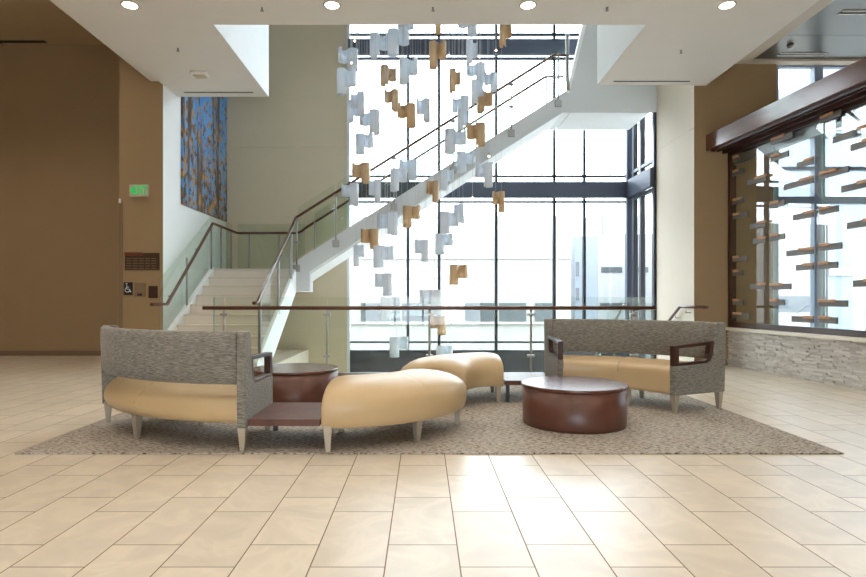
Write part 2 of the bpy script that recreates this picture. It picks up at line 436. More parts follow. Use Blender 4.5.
# corner guard on the pier
t = thing('corner_guard', 'slim tan corner guard up the left edge of the brown pier', 'corner guard', (-5.0, 9.53, 0))
boxes('strip', M['signtan'], [(-5.02, -4.965, 9.528, 9.538, .0, 2.68)], t, True)
boxes('end_cap', M['housing'], [(-5.025, -4.985, 9.52, 9.538, 2.68, 2.76)], t, True, .006)

# ------------------------------------------------------------------ window wall
mx = [WX(p, YW) for p in (408, 439, 496, 554, 584)]
x0w, x1w = -1.62, 4.5
fr = bmesh.new()
for x in mx: box(fr, x-.03, x+.03, YW-.05, YW+.05, LOW, ZR)
hz = [.154, 3.235, 3.80, 6.39, 6.915, -1.9]
for z in hz: box(fr, x0w, x1w, YW-.045, YW+.045, z-.02, z+.02)
box(fr, x1w-.04, x1w+.04, YW-.05, YW+.05, LOW, ZR)
w = obj('window_1', fr, M['mullion']); w['kind'] = 'structure'; w['label'] = 'tall glazed window wall behind the staircase'
boxes('jamb', M['lightmull'], [(-1.66, -1.6, 12.58, YW+.05, LOW, ZR)], w)
boxes('spandrel', M['spandrel'], [(x0w, x1w, YW-.06, YW+.02, -.53, -.02)], w)
xs = [x0w] + mx + [x1w]
for i in range(len(xs)-1):
    boxes('pane', M['pane'], [(xs[i]+.03, xs[i+1]-.03, YW-.006, YW+.006, LOW, ZR)], w)
fr = bmesh.new()
ys = [11.17, 11.85, 12.25]
for y in ys: box(fr, XR-.05, XR+.05, y-.05, y+.05, LOW, ZR)
for z in hz: box(fr, XR-.045, XR+.045, 11.14, YW, z-.03, z+.03)
w2 = obj('window_2', fr, M['mullion']); w2['kind'] = 'structure'; w2['label'] = 'narrow side window beside the cream wall'
boxes('pane', M['pane'], [(XR-.006, XR+.006, 11.2, YW-.06, LOW, ZR)], w2)
# interior steel
struct('trim_2', M['steelpaint'], [(x0w, 4.38, 12.38, 12.5, 3.28, 3.62)], bevel=.01, label='grey steel beam across the window wall')
struct('trim_3', M['steelpaint'], [(x0w, 4.38, 12.38, 12.5, 6.36, 6.69)], bevel=.01, label='dark steel beam high across the window wall')
struct('trim_4', M['steelpaint'], [(4.38, 4.52, 12.38, 12.52, LOW, ZR)], bevel=.01, label='dark steel corner post of the window wall')
struct('trim_5', M['steelpaint'], [(4.385, 4.49, 11.14, 12.38, 3.28, 3.65)], bevel=.01, label='grey steel beam along the side window')

# window of the room at right, seen through the display
fr = bmesh.new()
for x, ww in ((5.9, .03), (6.6, .07), (8.2, .05), (9.8, .05), (11.9, .05)): box(fr, x-ww, x+ww, 9.62, 9.74, 0, 5.1)
for z, ww in ((.06, .06), (2.75, .06), (3.83, .035), (3.28, .03), (4.99, .02)): box(fr, 5.87, 12, 9.63, 9.73, z-ww, z+ww)
w4 = obj('window_4', fr, M['palesteel']); w4['kind'] = 'structure'; w4['label'] = 'window of the room behind the glass display'
boxes('pane', M['pane'], [(5.9, 11.9, 9.67, 9.68, .06, 5.0)], w4)

# ------------------------------------------------------------------ staircase
RI, TR, Y0 = .168, .28, 8.62
st = thing('staircase', 'white return staircase with glass guards rising in front of the window wall', 'staircase', (-3.27, Y0, 0))
XA, XB = -4.03, -2.5
bm = bmesh.new()
poly = []
for k in range(10):
    poly += [(Y0 + TR*k, RI*k), (Y0 + TR*k, RI*(k+1) - .03)]
poly += [(Y0+TR*9+.02, RI*10-.03), (Y0+TR*9+.02, RI*10-.3), (Y0+.35, 0)]
prism(bm, poly, XA, XB, 'x'); obj('lower_flight', bm, M['step'], st, True)
for k in range(9):
    boxes('tread', M['sill'], [(XA, XB, Y0+TR*k-.025, Y0+TR*(k+1)+.0, RI*(k+1)-.03, RI*(k+1))], st, True)
def nos(y): return RI + .6*(y - Y0)
for xa, xb in ((XA-.07, XA), (XB, XB+.06)):
    bm = bmesh.new()
    prism(bm, [(Y0-.12, 0), (Y0-.12, nos(Y0-.12)+.06), (11.14, nos(11.14)+.04), (11.14, nos(11.14)-.42), (Y0+.55, 0)], xa, xb, 'x')
    obj('stringer', bm, M['white'], st, True)
boxes('landing', M['white'], [(-4.25, -2.4, 11.18, 12.59, 1.25, 1.68)], st, True)
boxes('landing_tread', M['sill'], [(XA, XB, 11.11, 11.2, 1.655, 1.685)], st, True)
def top2(x): return 1.758 + .63*(x + 2.56)
YS = 11.1
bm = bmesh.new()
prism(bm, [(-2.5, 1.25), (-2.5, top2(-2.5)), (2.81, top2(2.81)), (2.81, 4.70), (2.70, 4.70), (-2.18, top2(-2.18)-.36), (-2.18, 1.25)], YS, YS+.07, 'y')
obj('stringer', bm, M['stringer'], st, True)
bm = bmesh.new()
prism(bm, [(-2.4, 1.6), (-2.4, top2(-2.4)-.1), (2.81, top2(2.81)-.1), (2.81, 4.70), (2.62, 4.70), (-2.1, top2(-2.1)-.36)], 12.22, 12.3, 'y')
obj('stringer', bm, M['white'], st, True)
bm = bmesh.new()
poly = [(-2.42, 1.4)]
for k in range(20):
    x = -2.4 + k*.2745
    poly += [(x, 1.68 + RI*k), (x, 1.68 + RI*(k+1))]
poly += [(2.85, 5.04), (2.85, 4.72), (2.7, 4.72), (-2.3, 1.5)]
prism(bm, poly, YS+.07, 12.22, 'y'); obj('upper_flight', bm, M['white'], st, True)
# upper landing with its angled white end
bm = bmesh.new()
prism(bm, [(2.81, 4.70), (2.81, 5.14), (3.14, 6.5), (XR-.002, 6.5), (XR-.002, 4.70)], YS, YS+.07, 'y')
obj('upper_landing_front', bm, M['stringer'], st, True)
boxes('upper_landing', M['white'], [(2.85, 4.38, YS+.07, 12.3, 4.70, 5.04)], st, True)
bm = bmesh.new()
prism(bm, [(2.76, 5.05), (2.81, 5.05), (3.17, 6.5), (3.10, 6.5)], YS-.03, YS+.12, 'y')
obj('edge_trim', bm, M['white'], st, True)

def post(bm_list, p, h, parent, flat=False):
    bm = bmesh.new(); tube(bm, [p, (p[0], p[1], p[2]+h)], .017, 8)
    o = obj('guard_post', bm, M['metal'], parent, True)
    return o
def rail(pts, parent, r=.026, name='handrail', mat=None):
    bm = bmesh.new(); tube(bm, pts, r, 10)
    return obj(name, bm, mat or M['railwood'], parent, True)
def glass_poly(poly, a0, a1, axis, parent, name='glass_panel', mat=None):
    bm = bmesh.new(); prism(bm, poly, a0, a1, axis)
    return obj(name, bm, mat or M['guard'], parent, True)

# left side of the lower flight
glass_poly([(9.0, nos(9.0)-.02), (9.0, nos(9.0)+1.0), (9.9, nos(9.9)+1.0), (9.9, nos(9.9)-.02)], -4.12, -4.105, 'x', st)
glass_poly([(9.94, nos(9.94)-.02), (9.94, nos(9.94)+1.0), (11.05, nos(11.05)+1.0), (11.05, nos(11.05)-.02)], -4.12, -4.105, 'x', st)
glass_poly([(11.1, 1.7), (11.1, 2.72), (12.42, 2.72), (12.42, 1.7)], -4.12, -4.105, 'x', st)
for y in (9.92, 11.07): post(None, (-4.06, y, nos(y)), .86, st)
for y in (11.6, 12.2): post(None, (-4.06, y, 1.69), .84, st)
rail([(-4.0, 8.5, 1.02), (-4.0, 9.02, 1.02), (-4.0, 10.98, 2.54), (-4.0, 11.1, 2.54), (-4.0, 12.36, 2.52), (-3.94, 12.42, 2.52), (-2.75, 12.42, 2.52), (-2.62, 12.4, 2.55), (-2.5, 12.33, top2(-2.5)+.83), (2.62, 12.33, top2(2.62)+.83), (3.0, 12.33, top2(2.62)+.83)], st)
# brackets of that rail
for y in (9.3, 10.4):
    z = 1.02 + (y-9.02)*.775
    bm = bmesh.new(); tube(bm, [(-4.0, y, z-.02), (-4.03, y, z-.09), (-4.105, y, z-.09)], .01, 6); obj('bracket', bm, M['metal'], st, True)
# back of the landing
glass_poly([(-4.0, 1.7), (-4.0, 2.72), (-2.55, 2.72), (-2.55, 1.7)], 12.46, 12.475, 'y', st)
for x in (-3.75, -3.1): post(None, (x, 12.44, 1.68), .82, st)
# right side of the lower flight
XG = -2.47
for a, b in ((8.72, 9.78), (9.86, 10.72)):
    glass_poly([(a, nos(a)+.02), (a, nos(a)+1.0), (b, nos(b)+1.0), (b, nos(b)+.02)], XG-.007, XG+.007, 'x', st)
for y in (8.7, 9.82, 10.76):
    boxes('guard_post', M['metal'], [(XG-.012, XG+.03, y-.03, y+.03, nos(y)-.05, nos(y)+.86)], st, True, .004)
rail([(XG, 8.42, 1.04), (XG, 8.6, 1.04), (XG, 10.98, 2.52), (XG+.03, 11.06, top2(-2.45)+.83)], st)
# front guard of the upper flight
posts2 = [WX(p, YS) for p in (297, 336, 394, 453, 511, 558)]
YGS = YS - .03
for x in posts2:
    bm = bmesh.new(); tube(bm, [(x, YGS, top2(x)-.16), (x, YGS, top2(x)+.82)], .015, 8)
    p = obj('guard_post', bm, M['metal'], st, True)
    boxes('mount_plate', M['metal'], [(x-.065, x+.065, YS-.045, YS-.001, top2(x)-.22, top2(x)-.09)], st, True, .006)
    for dz in (.35, .78):
        boxes('clamp', M['metal'], [(x-.045, x+.045, YGS-.025, YGS+.025, top2(x)+dz-.02, top2(x)+dz+.02)], st, True, .004)
for i in range(len(posts2)-1):
    a, b = posts2[i]+.03, posts2[i+1]-.03
    glass_poly([(a, top2(a)+.04), (a, top2(a)+1.0), (b, top2(b)+1.0), (b, top2(b)+.04)], YGS-.006, YGS+.006, 'y', st)
rail([(XG+.03, 11.06, top2(-2.45)+.83), (2.5, YGS, top2(2.5)+.83), (2.78, YGS, top2(2.5)+.83)], st)
for a, b in ((-2.3, -.6), (-.55, 1.1), (1.15, 2.6)):
    glass_poly([(a, top2(a)+.04), (a, top2(a)+1.0), (b, top2(b)+1.0), (b, top2(b)+.04)], 12.25, 12.262, 'y', st)
for x in (-2.3, -.57, 1.13, 2.62): post(None, (x, 12.26, top2(x)-.1), .92, st)
bm = bmesh.new(); tube(bm, [(2.79, YGS, 5.1), (2.77, YGS, 5.3), (2.77, YGS, 6.18)], .035, 8); obj('end_post', bm, M['metal'], st, True)
glass_poly([(2.5, 5.2), (2.5, 6.1), (2.74, 6.3), (2.74, 5.3)], YGS-.006, YGS+.006, 'y', st)

# glass guard along the floor edge
gr = thing('guard_railing', 'long glass guard with a round wooden handrail behind the seating', 'railing', (0, YG, 0))
gx0, gx1 = WX(203, YG), WX(655, YG)
rail([(gx0, YG, .972), (gx1, YG, .972)], gr, .028)
gp = [WX(p, YG) for p in (224, 327, 429.5, 531, 634)]
edges = [WX(213, YG)] + gp + [gx1-.12]
for i in range(len(edges)-1):
    boxes('glass_panel', M['guard'], [(edges[i]+.012, edges[i+1]-.012, YG+.03, YG+.042, .03, 1.128)], gr, True)
for x in gp:
    bm = bmesh.new(); tube(bm, [(x, YG, 0), (x, YG, .955)], .016, 8); obj('guard_post', bm, M['metal'], gr, True)
    bm = bmesh.new(); lathe(bm, [(.045, 0), (.045, .012)], 16, (x, YG)); obj('base_plate', bm, M['metal'], gr, True)
    for z in (.88, .29):
        boxes('clamp', M['metal'], [(x-.05, x+.05, YG-.022, YG+.05, z-.018, z+.018)], gr, True, .004)
boxes('glass_edge', M['guardedge'], [(edges[0]-.004, edges[0]+.012, YG+.028, YG+.044, .03, 1.128)], gr, True)
boxes('bottom_shoe', M['metal'], [(edges[0], gx1-.12, YG+.02, YG+.055, .0, .05)], gr, True)

# second guard at the head of the stairs that lead down, at right
g2 = thing('guard_railing', 'low glass stair guard beyond the right end of the long guard', 'railing', (3.38, 9.5, 0))
for k in range(2):
    yy = 9.7 + k*.95
    z = -.0 - k*.55
    glass_poly([(yy, z-.1), (yy, z+1.1), (yy+.9, z+.95 - .1), (yy+.9, z-.6)], 3.37, 3.382, 'x', g2)
glass_poly([(8.35, .03), (8.35, 1.128), (9.62, 1.128), (9.62, .03)], 3.37, 3.382, 'x', g2)
rail([(3.38, 9.62, 1.0), (3.38, 9.7, 1.0), (3.38, 11.4, -.05)], g2, .022, mat=M['metal'])
for y, z in ((8.6, 0), (9.5, 0), (10.3, -.4), (11.1, -.9)): post(None, (3.38+.03, y, z-.05), 1.0, g2)
bm = bmesh.new(); prism(bm, [(9.58, -.04), (9.58, -.3), (11.9, -1.75), (11.9, -1.45)], 3.36, 3.4, 'x'); obj('stringer', bm, M['white'], g2, True)

# wall handrail on the cream wall, right
h3 = thing('handrail', 'short dark wood wall handrail beside the display, turning down with the stairs', 'handrail', (4.42, 9.6, .9))
rail([(4.42, 8.98, .97), (4.42, 9.92, .97), (4.42, 10.45, .66), (4.42, 11.0, .33)], h3, .026)
for y, z in ((9.7, .93), (10.1, .83)):
    bm = bmesh.new(); tube(bm, [(4.42, y, z), (4.42, y, z-.06), (4.497, y, z-.06)], .01, 6); obj('bracket', bm, M['metal'], h3, True)

# ------------------------------------------------------------------ display wall at right
P0 = Vector((5.06, 9.56, 0)); DD = Vector((.24, -2.7, 0)).normalized(); NN = Vector((-DD.y, DD.x, 0)) * -1   # NN towards the lobby
if NN.x > 0: NN = -NN
def dbox(bm, s0, s1, n0, n1, z0, z1):
    vs = []
    for z in (z0, z1):
        for n in (n0, n1):
            for s in (s0, s1):
                p = P0 + DD*s + NN*n; vs.append(bm.verts.new((p.x, p.y, z)))
    for f in ((0, 2, 3, 1), (4, 5, 7, 6), (0, 1, 5, 4), (2, 6, 7, 3), (0, 4, 6, 2), (1, 3, 7, 5)): bm.faces.new([vs[i] for i in f])
LD = 9.0
bm = bmesh.new()
dbox(bm, 0, LD, -.25, -.03, 0, .585)
rows = 25; rh = .585/rows
rg = random.Random(3)
for r in range(rows):
    s = -rg.random()*.2
    while s < 5.0:
        l = rg.uniform(.07, .28)
        d = rg.uniform(.0, .028)
        dbox(bm, max(s, 0)+.001, min(s+l, 5.0)-.001, -.05, d, r*rh+.0012, (r+1)*rh-.0012) if s+l > .02 else None
        s += l
o = obj('wall_display', bm, M['stone']); o['kind'] = 'structure'; o['label'] = 'low wall of stacked pale ledger stone under the display'
bm = bmesh.new(); dbox(bm, 0, LD, -.28, .06, .585, .635); o = obj('trim_6', bm, M['sill'], bevel=.004); o['kind'] = 'structure'; o['label'] = 'pale stone sill on the ledger stone wall'
ds = thing('display_screen', 'large glass display screen in a dark wood frame on the stone wall', 'display', (5.06, 9.56, .635))
bm = bmesh.new()
dbox(bm, 0.0, .07, -.09, .007, .637, 3.5); dbox(bm, .07, LD, -.09, .007, .637, .72); dbox(bm, 0, LD, -.09, .007, 3.46, 3.555)
obj('frame', bm, M['darkwood'], ds, True)
bm = bmesh.new(); dbox(bm, 0, LD, -.1, -.06, 3.3, 3.46); obj('inner_rail', bm, M['metal'], ds, True)
bm = bmesh.new(); dbox(bm, -.06, LD, -.1, .36, 3.56, 3.82); o = obj('trim_7', bm, M['header'], bevel=.006); o['kind'] = 'structure'; o['label'] = 'glossy brown wood header above the glass display'
bm = bmesh.new(); dbox(bm, 0, LD, .05, .11, 3.50, 3.56); dbox(bm, 0, LD, .17, .2, 3.53, 3.56); dbox(bm, 0, LD, .26, .3, 3.53, 3.56); o = obj('trim_8', bm, M['darkwood']); o['kind'] = 'structure'
def s_of(px, n=.03):
    # distance along the screen where the sight line of a column of the photograph meets it
    k = (px - CX)/F
    p = P0 + NN*n
    return (k*p.y - p.x)/(DD.x - k*DD.y)
def pt_of(s, n=.03): return P0 + DD*s + NN*n
joints = [s_of(720+280/5.767), s_of(720+556/5.767)]
jl = [.07] + joints + [joints[1]+1.15, joints[1]+2.3, joints[1]+3.45, LD]
for i in range(len(jl)-1):
    bm = bmesh.new(); dbox(bm, jl[i]+.004, jl[i+1]-.004, -.006, .006, .72, 3.46); obj('glass_panel', bm, M['display'], ds, True)
for s in joints:
    bm = bmesh.new(); dbox(bm, s-.006, s+.006, -.09, -.05, .72, 3.46); obj('glass_fin', bm, M['guardedge'], ds, True)

BARS = {  # column: list of (crop row base, bar x0, x1, y, block x0, x1)
 'by the dark end post': [(90, 75, 110, 395, 75, 105), (90, 75, 140, 470, 75, 105), (180, 75, 135, 118, 75, 110), (180, 75, 160, 200, 75, 110), (180, 75, 160, 450, 75, 108),
      (180, 75, 135, 532, 75, 104), (270, 75, 135, 182, 75, 108), (270, 75, 167, 260, 75, 125)],
 'left of the first glass joint': [(90, 160, 268, 516, 200, 268), (180, 175, 265, 256, 215, 265), (180, 190, 265, 344, 215, 265), (270, 175, 265, 90, 215, 265)],
 'right of the first glass joint': [(90, 295, 420, 275, 295, 370), (90, 295, 397, 378, 295, 345), (180, 290, 375, 135, 290, 340), (180, 288, 375, 325, 288, 335), (270, 288, 412, 92, 288, 358), (270, 288, 375, 182, 288, 332)],
 'left of the second glass joint': [(90, 445, 540, 418, 485, 540), (90, 370, 540, 535, 460, 540), (180, 422, 540, 202, 480, 540), (180, 385, 540, 412, 452, 540), (180, 440, 540, 498, 478, 540), (270, 415, 540, 280, 478, 540)],
 'right of the second glass joint': [(90, 578, 700, 148, 578, 650), (90, 575, 745, 472, 575, 670), (180, 575, 685, 168, 575, 635), (180, 570, 705, 380, 570, 632), (180, 568, 682, 488, 568, 628), (270, 568, 738, 188, 568, 665), (270, 568, 680, 285, 568, 632)],
 'at the far right edge': [(90, 652, 790, 262, 790, 842), (90, 755, 880, 310, 820, 880), (90, 702, 880, 548, 790, 880), (180, 735, 880, 248, 825, 880), (270, 770, 880, 72, 825, 880)],
}
ORD = ['topmost', 'second from the top', 'third from the top', 'fourth from the top', 'fifth from the top', 'sixth from the top', 'seventh from the top', 'lowest']
for colname, lst in BARS.items():
    for i, (b0, x0, x1, y, k0, k1) in enumerate(lst):
        s0, s1 = s_of(720+x0/5.767), s_of(720+x1/5.767)
        sm = s_of(720+(x0+x1)/2/5.767); pm = pt_of(sm)
        z = WZ(b0 + y/5.767, pm.y)
        order = ORD[i] if i < len(lst)-1 or i == 0 else 'lowest'
        t = thing('name_bar', f'grey name bar and wood block, {order} {colname}', 'name bar', (pm.x, pm.y, z), 0, 'name bars on the glass display')
        bm = bmesh.new(); dbox(bm, s0, s1, .022, .04, z-.052, z+.03); obj('bar', bm, M['bar'], t, True, .003)
        ka, kb = s_of(720+k0/5.767, .05), s_of(720+k1/5.767, .05)
        bm = bmesh.new(); dbox(bm, ka, kb, .04, .062, z+.004, z+.042); obj('wood_block', bm, M['block'], t, True, .004)
        bm = bmesh.new()
        for q in (.25, .75): dbox(bm, s0+(s1-s0)*q-.012, s0+(s1-s0)*q+.012, .0075, .022, z-.012, z+.012)
        obj('standoff', bm, M['metal'], t, True)

# ------------------------------------------------------------------ picture, signs
art = thing('wall_picture', 'tall autumn tree picture with blue sky on the white stair wall', 'picture', (XL+.03, 11.4, 2.78))
boxes('canvas', M['art'], [(XL+.004, XL+.035, 10.24, 12.56, 2.78, 6.8)], art, True)
def text_mesh(name, s, size, loc, mat, parent, depth=.004):
    cu = bpy.data.curves.new(name, 'FONT'); cu.body = s; cu.size = size; cu.extrude = depth; cu.align_x = 'CENTER'; cu.align_y = 'CENTER'; cu.space_character = 1.0
    cu.offset = .004
    o = bpy.data.objects.new(name, cu); COL.objects.link(o)
    dg = bpy.context.evaluated_depsgraph_get()
    me = bpy.data.meshes.new_from_object(o.evaluated_get(dg))
    bpy.data.objects.remove(o)
    me.transform(Matrix.Rotation(PI/2, 4, 'X')); me.transform(Matrix.Translation(Vector(loc) - Vector(parent.location)))
    me.materials.clear(); me.materials.append(mat)
    r = bpy.data.objects.new(name, me); COL.objects.link(r); r.parent = parent
    return r
YF = 9.54
ex = thing('exit_sign', 'pale exit sign with green letters and left arrow on the brown pier', 'exit sign', (WX(141, YF), YF, WZ(197, YF)))
x0, x1, z0, z1 = WX(131, YF), WX(149.6, YF), WZ(197, YF), WZ(185.2, YF)
boxes('housing', M['signface'], [(x0, x1, YF-.06, YF-.001, z0, z1)], ex, True, .006)
tx = text_mesh('letters', 'EXIT', .2, (ex.location.x, YF-.063, ex.location.z), M['green'], ex)
tx.data.transform(Matrix.Diagonal((.56, 1, 1, 1))); tx.data.transform(Matrix.Translation((x0+.178-ex.location.x, 0, (z0+z1)/2-ex.location.z)))
bm = bmesh.new(); zc = (z0+z1)/2
prism(bm, [(x0+.01, zc), (x0+.066, zc+.07), (x0+.066, zc-.07)], YF-.066, YF-.06, 'y'); obj('arrow', bm, M['green'], ex, True)

pq = thing('bronze_sign', 'wide dark bronze plaque with small rows of lettering on the brown pier', 'plaque', (WX(142, YF), YF, WZ(270, YF)))
x0, x1, z0, z1 = WX(125.5, YF), WX(160, YF), WZ(270, YF), WZ(253, YF)
boxes('plate', M['plaque'], [(x0, x1, YF-.025, YF-.001, z0, z1)], pq, True, .004)
boxes('tab', M['plaquered'], [(x0, x0+.3, YF-.035, YF-.02, z1-.045, z1+.01)], pq, True, .003)
bm = bmesh.new()
for r in range(5):
    for c in range(5):
        xa = x0+.03+c*.102
        box(bm, xa, xa+.08, YF-.028, YF-.024, z0+.022+r*.04, z0+.034+r*.04)
obj('lettering_rows', bm, M['signtan'], pq, True)

s1 = thing('sign', 'dark square sign with a white wheelchair symbol on the brown pier', 'sign', (WX(128, YF), YF, WZ(295, YF)))
x0, x1, z0, z1 = WX(124, YF), WX(132.8, YF), WZ(295, YF), WZ(282.3, YF)
boxes('plate', M['navy'], [(x0, x1, YF-.014, YF-.001, z0, z1)], s1, True, .002)
bm = bmesh.new()
cx, cz, yy = (x0+x1)/2-.008, z0+.085, YF-.017
tube(bm, [(cx+.038*math.cos(a), yy, cz+.038*math.sin(a)) for a in [2.1+k*(4.4/14) for k in range(15)]], .006, 6)
tube(bm, [(cx-.012, yy, cz+.078), (cx-.008, yy, cz+.012), (cx+.034, yy, cz+.012), (cx+.05, yy, cz-.035), (cx+.062, yy, cz-.03)], .007, 6)
tube(bm, [(cx-.01, yy, cz+.045), (cx+.025, yy, cz+.045)], .006, 6)
bmesh.ops.create_icosphere(bm, subdivisions=2, radius=.012, matrix=Matrix.Translation((cx-.014, yy, cz+.1)))
obj('wheelchair_symbol', bm, M['signwhite'], s1, True)
s2 = thing('sign', 'tan square sign between the wheelchair sign and the dark wooden sign', 'sign', (WX(140, YF), YF, WZ(296.5, YF)))
x0, x1, z0, z1 = WX(134.8, YF), WX(145.5, YF), WZ(296.5, YF), WZ(282.8, YF)
boxes('plate', M['signtan'], [(x0, x1, YF-.014, YF-.001, z0, z1)], s2, True, .002)
boxes('print', M['navy'], [(x0+.05, x1-.05, YF-.017, YF-.013, z0+.012, z0+.05)], s2, True)
s3 = thing('sign', 'dark brown square sign above the handrail end on the brown pier', 'sign', (WX(153, YF), YF, WZ(298, YF)))
boxes('plate', M['darkwood'], [(WX(148.8, YF), WX(158, YF), YF-.014, YF-.001, WZ(298, YF), WZ(286, YF))], s3, True, .002)

# ------------------------------------------------------------------ ceiling fittings
def downlight(x, y, label, group=None, z=ZS):
    t = thing('downlight', label, 'ceiling light', (x, y, z), 0, group)
    bm = bmesh.new()
    prof = [(.075, -.004), (.1, -.004), (.105, -.001), (.105, .0)]
    seg = 28; rings = [[bm.verts.new((r*math.cos(2*PI*k/seg), r*math.sin(2*PI*k/seg), zz)) for k in range(seg)] for r, zz in prof]
    for i in range(3):
        for k in range(seg): bm.faces.new((rings[i][k], rings[i][(k+1) % seg], rings[i+1][(k+1) % seg], rings[i+1][k]))
    obj('trim_ring', bm, M['ring'], t)
    bm = bmesh.new(); lathe(bm, [(.085, -.005), (.085, -.002)], 28); obj('lens', bm, M['lamp'], t)
    l = bpy.data.lights.new('downlight_lamp', 'SPOT'); l.energy = LAMP * (2.0 if z > 5 else 1); l.color = (1, .90, .77); l.spot_size = 2.3; l.spot_blend = .8; l.shadow_soft_size = .08
    lo = bpy.data.objects.new('downlight_lamp', l); COL.objects.link(lo); lo.parent = t; lo.location = (0, 0, -.03)
LAMP = 58
for px, lab in ((130, 'leftmost of the four recessed downlights along the lowered ceiling'), (332, 'second recessed downlight from the left along the lowered ceiling'),
                (528, 'third recessed downlight from the left along the lowered ceiling'), (727, 'rightmost of the four recessed downlights along the lowered ceiling')):
    downlight(WX(px, 6.95), 6.95, lab)
for y in (4.4, 1.9, -.6, -3.1):
    for px in (130, 332, 528, 727):
        downlight(WX(px, 6.95), y, 'recessed ceiling downlight nearer the viewer than the four in view', 'downlights out of view')
for x, y in ((-6.2, 8.2), (-9.2, 8.2), (-6.2, 4.2), (-9.2, 4.2), (-6.2, .2)):
    downlight(x, y, 'recessed downlight in the raised tan ceiling at left', 'downlights out of view', 6.03)

def sprinkler(px, py, lab):
    y = F*(ZS-CH)/(CY-py); x = WX(px, y)
    t = thing('ceiling_sprinkler', lab, 'sprinkler', (x, y, ZS))
    bm = bmesh.new(); lathe(bm, [(.035, -.006), (.035, 0)], 16); obj('escutcheon', bm, M['housing'], t)
    bm = bmesh.new(); lathe(bm, [(.012, -.045), (.009, -.03), (.012, -.005)], 10); obj('body', bm, M['metal'], t)
    bm = bmesh.new(); lathe(bm, [(.022, -.05), (.022, -.045)], 12); obj('deflector', bm, M['metal'], t)
sprinkler(178, 48, 'small sprinkler head in the ceiling left of the smoke detector')
sprinkler(262, 7, 'small sprinkler head between the first and second downlights')
sprinkler(433, 7, 'small sprinkler head between the second and third downlights')
sprinkler(607, 7, 'small sprinkler head between the third and fourth downlights')
sprinkler(681, 50, 'small sprinkler head in the ceiling above the slot at right')
yd = F*(ZS-CH)/(CY-73)
sd = thing('smoke_detector', 'white rectangular detector on the lowered ceiling at left', 'smoke detector', (WX(200, yd), yd, ZS))
boxes('body', M['housing'], [(-.13, .13, -.1, .1, -.05, 0)], sd, bevel=.02)
boxes('cover', M['signface'], [(-.09, .09, -.07, .07, -.065, -.045)], sd, bevel=.01)
for pa, pb, py, lab in ((184, 253, 92, 'dark linear air slot at the back edge of the left ceiling'), (614, 690, 81, 'dark linear air slot at the back edge of the right ceiling')):
    y = F*(ZS-CH)/(CY-py)
    t = thing('air_slot', lab, 'air vent', (WX((pa+pb)/2, y), y, ZS))
    boxes('slot', M['black'], [(WX(pa, y), WX(pb, y), y-.025, y+.025, ZS-.006, ZS-.001)], t, True)
    boxes('slot_frame', M['housing'], [(WX(pa, y)-.02, WX(pb, y)+.02, y-.045, y-.027, ZS-.008, ZS-.001), (WX(pa, y)-.02, WX(pb, y)+.02, y+.027, y+.045, ZS-.008, ZS-.001)], t, True)
t = thing('air_slot', 'dark linear slot where the raised tan ceiling meets the left wall', 'air vent', (-9.5, 11.0, 6.03))
boxes('slot', M['black'], [(-12, WX(46, 11.05), 11.0, 11.09, 6.02, 6.029)], t, True)
for (xa, xb, y, lab) in ((5.74, 6.45, 9.28, 'pale linear slot in the metal ceiling nearest the far wall'), (5.75, 7.6, 7.92, 'dark framed linear slot in the metal ceiling at top right')):
    t = thing('air_slot', lab, 'air vent', ((xa+xb)/2, y, 5.04))
    boxes('slot', M['black'], [(xa, xb, y-.03, y+.03, 5.032, 5.039)], t, True)
    boxes('slot_frame', M['housing'], [(xa-.02, xb+.02, y-.05, y-.03, 5.025, 5.039), (xa-.02, xb+.02, y+.03, y+.05, 5.025, 5.039)], t, True)
t = thing('ceiling_sprinkler', 'chrome sprinkler head in the metal ceiling at right', 'sprinkler', (5.7, 8.95, 5.04))
bm = bmesh.new(); lathe(bm, [(.03, -.06), (.045, -.03), (.05, -.002)], 16); obj('body', bm, M['metal'], t)

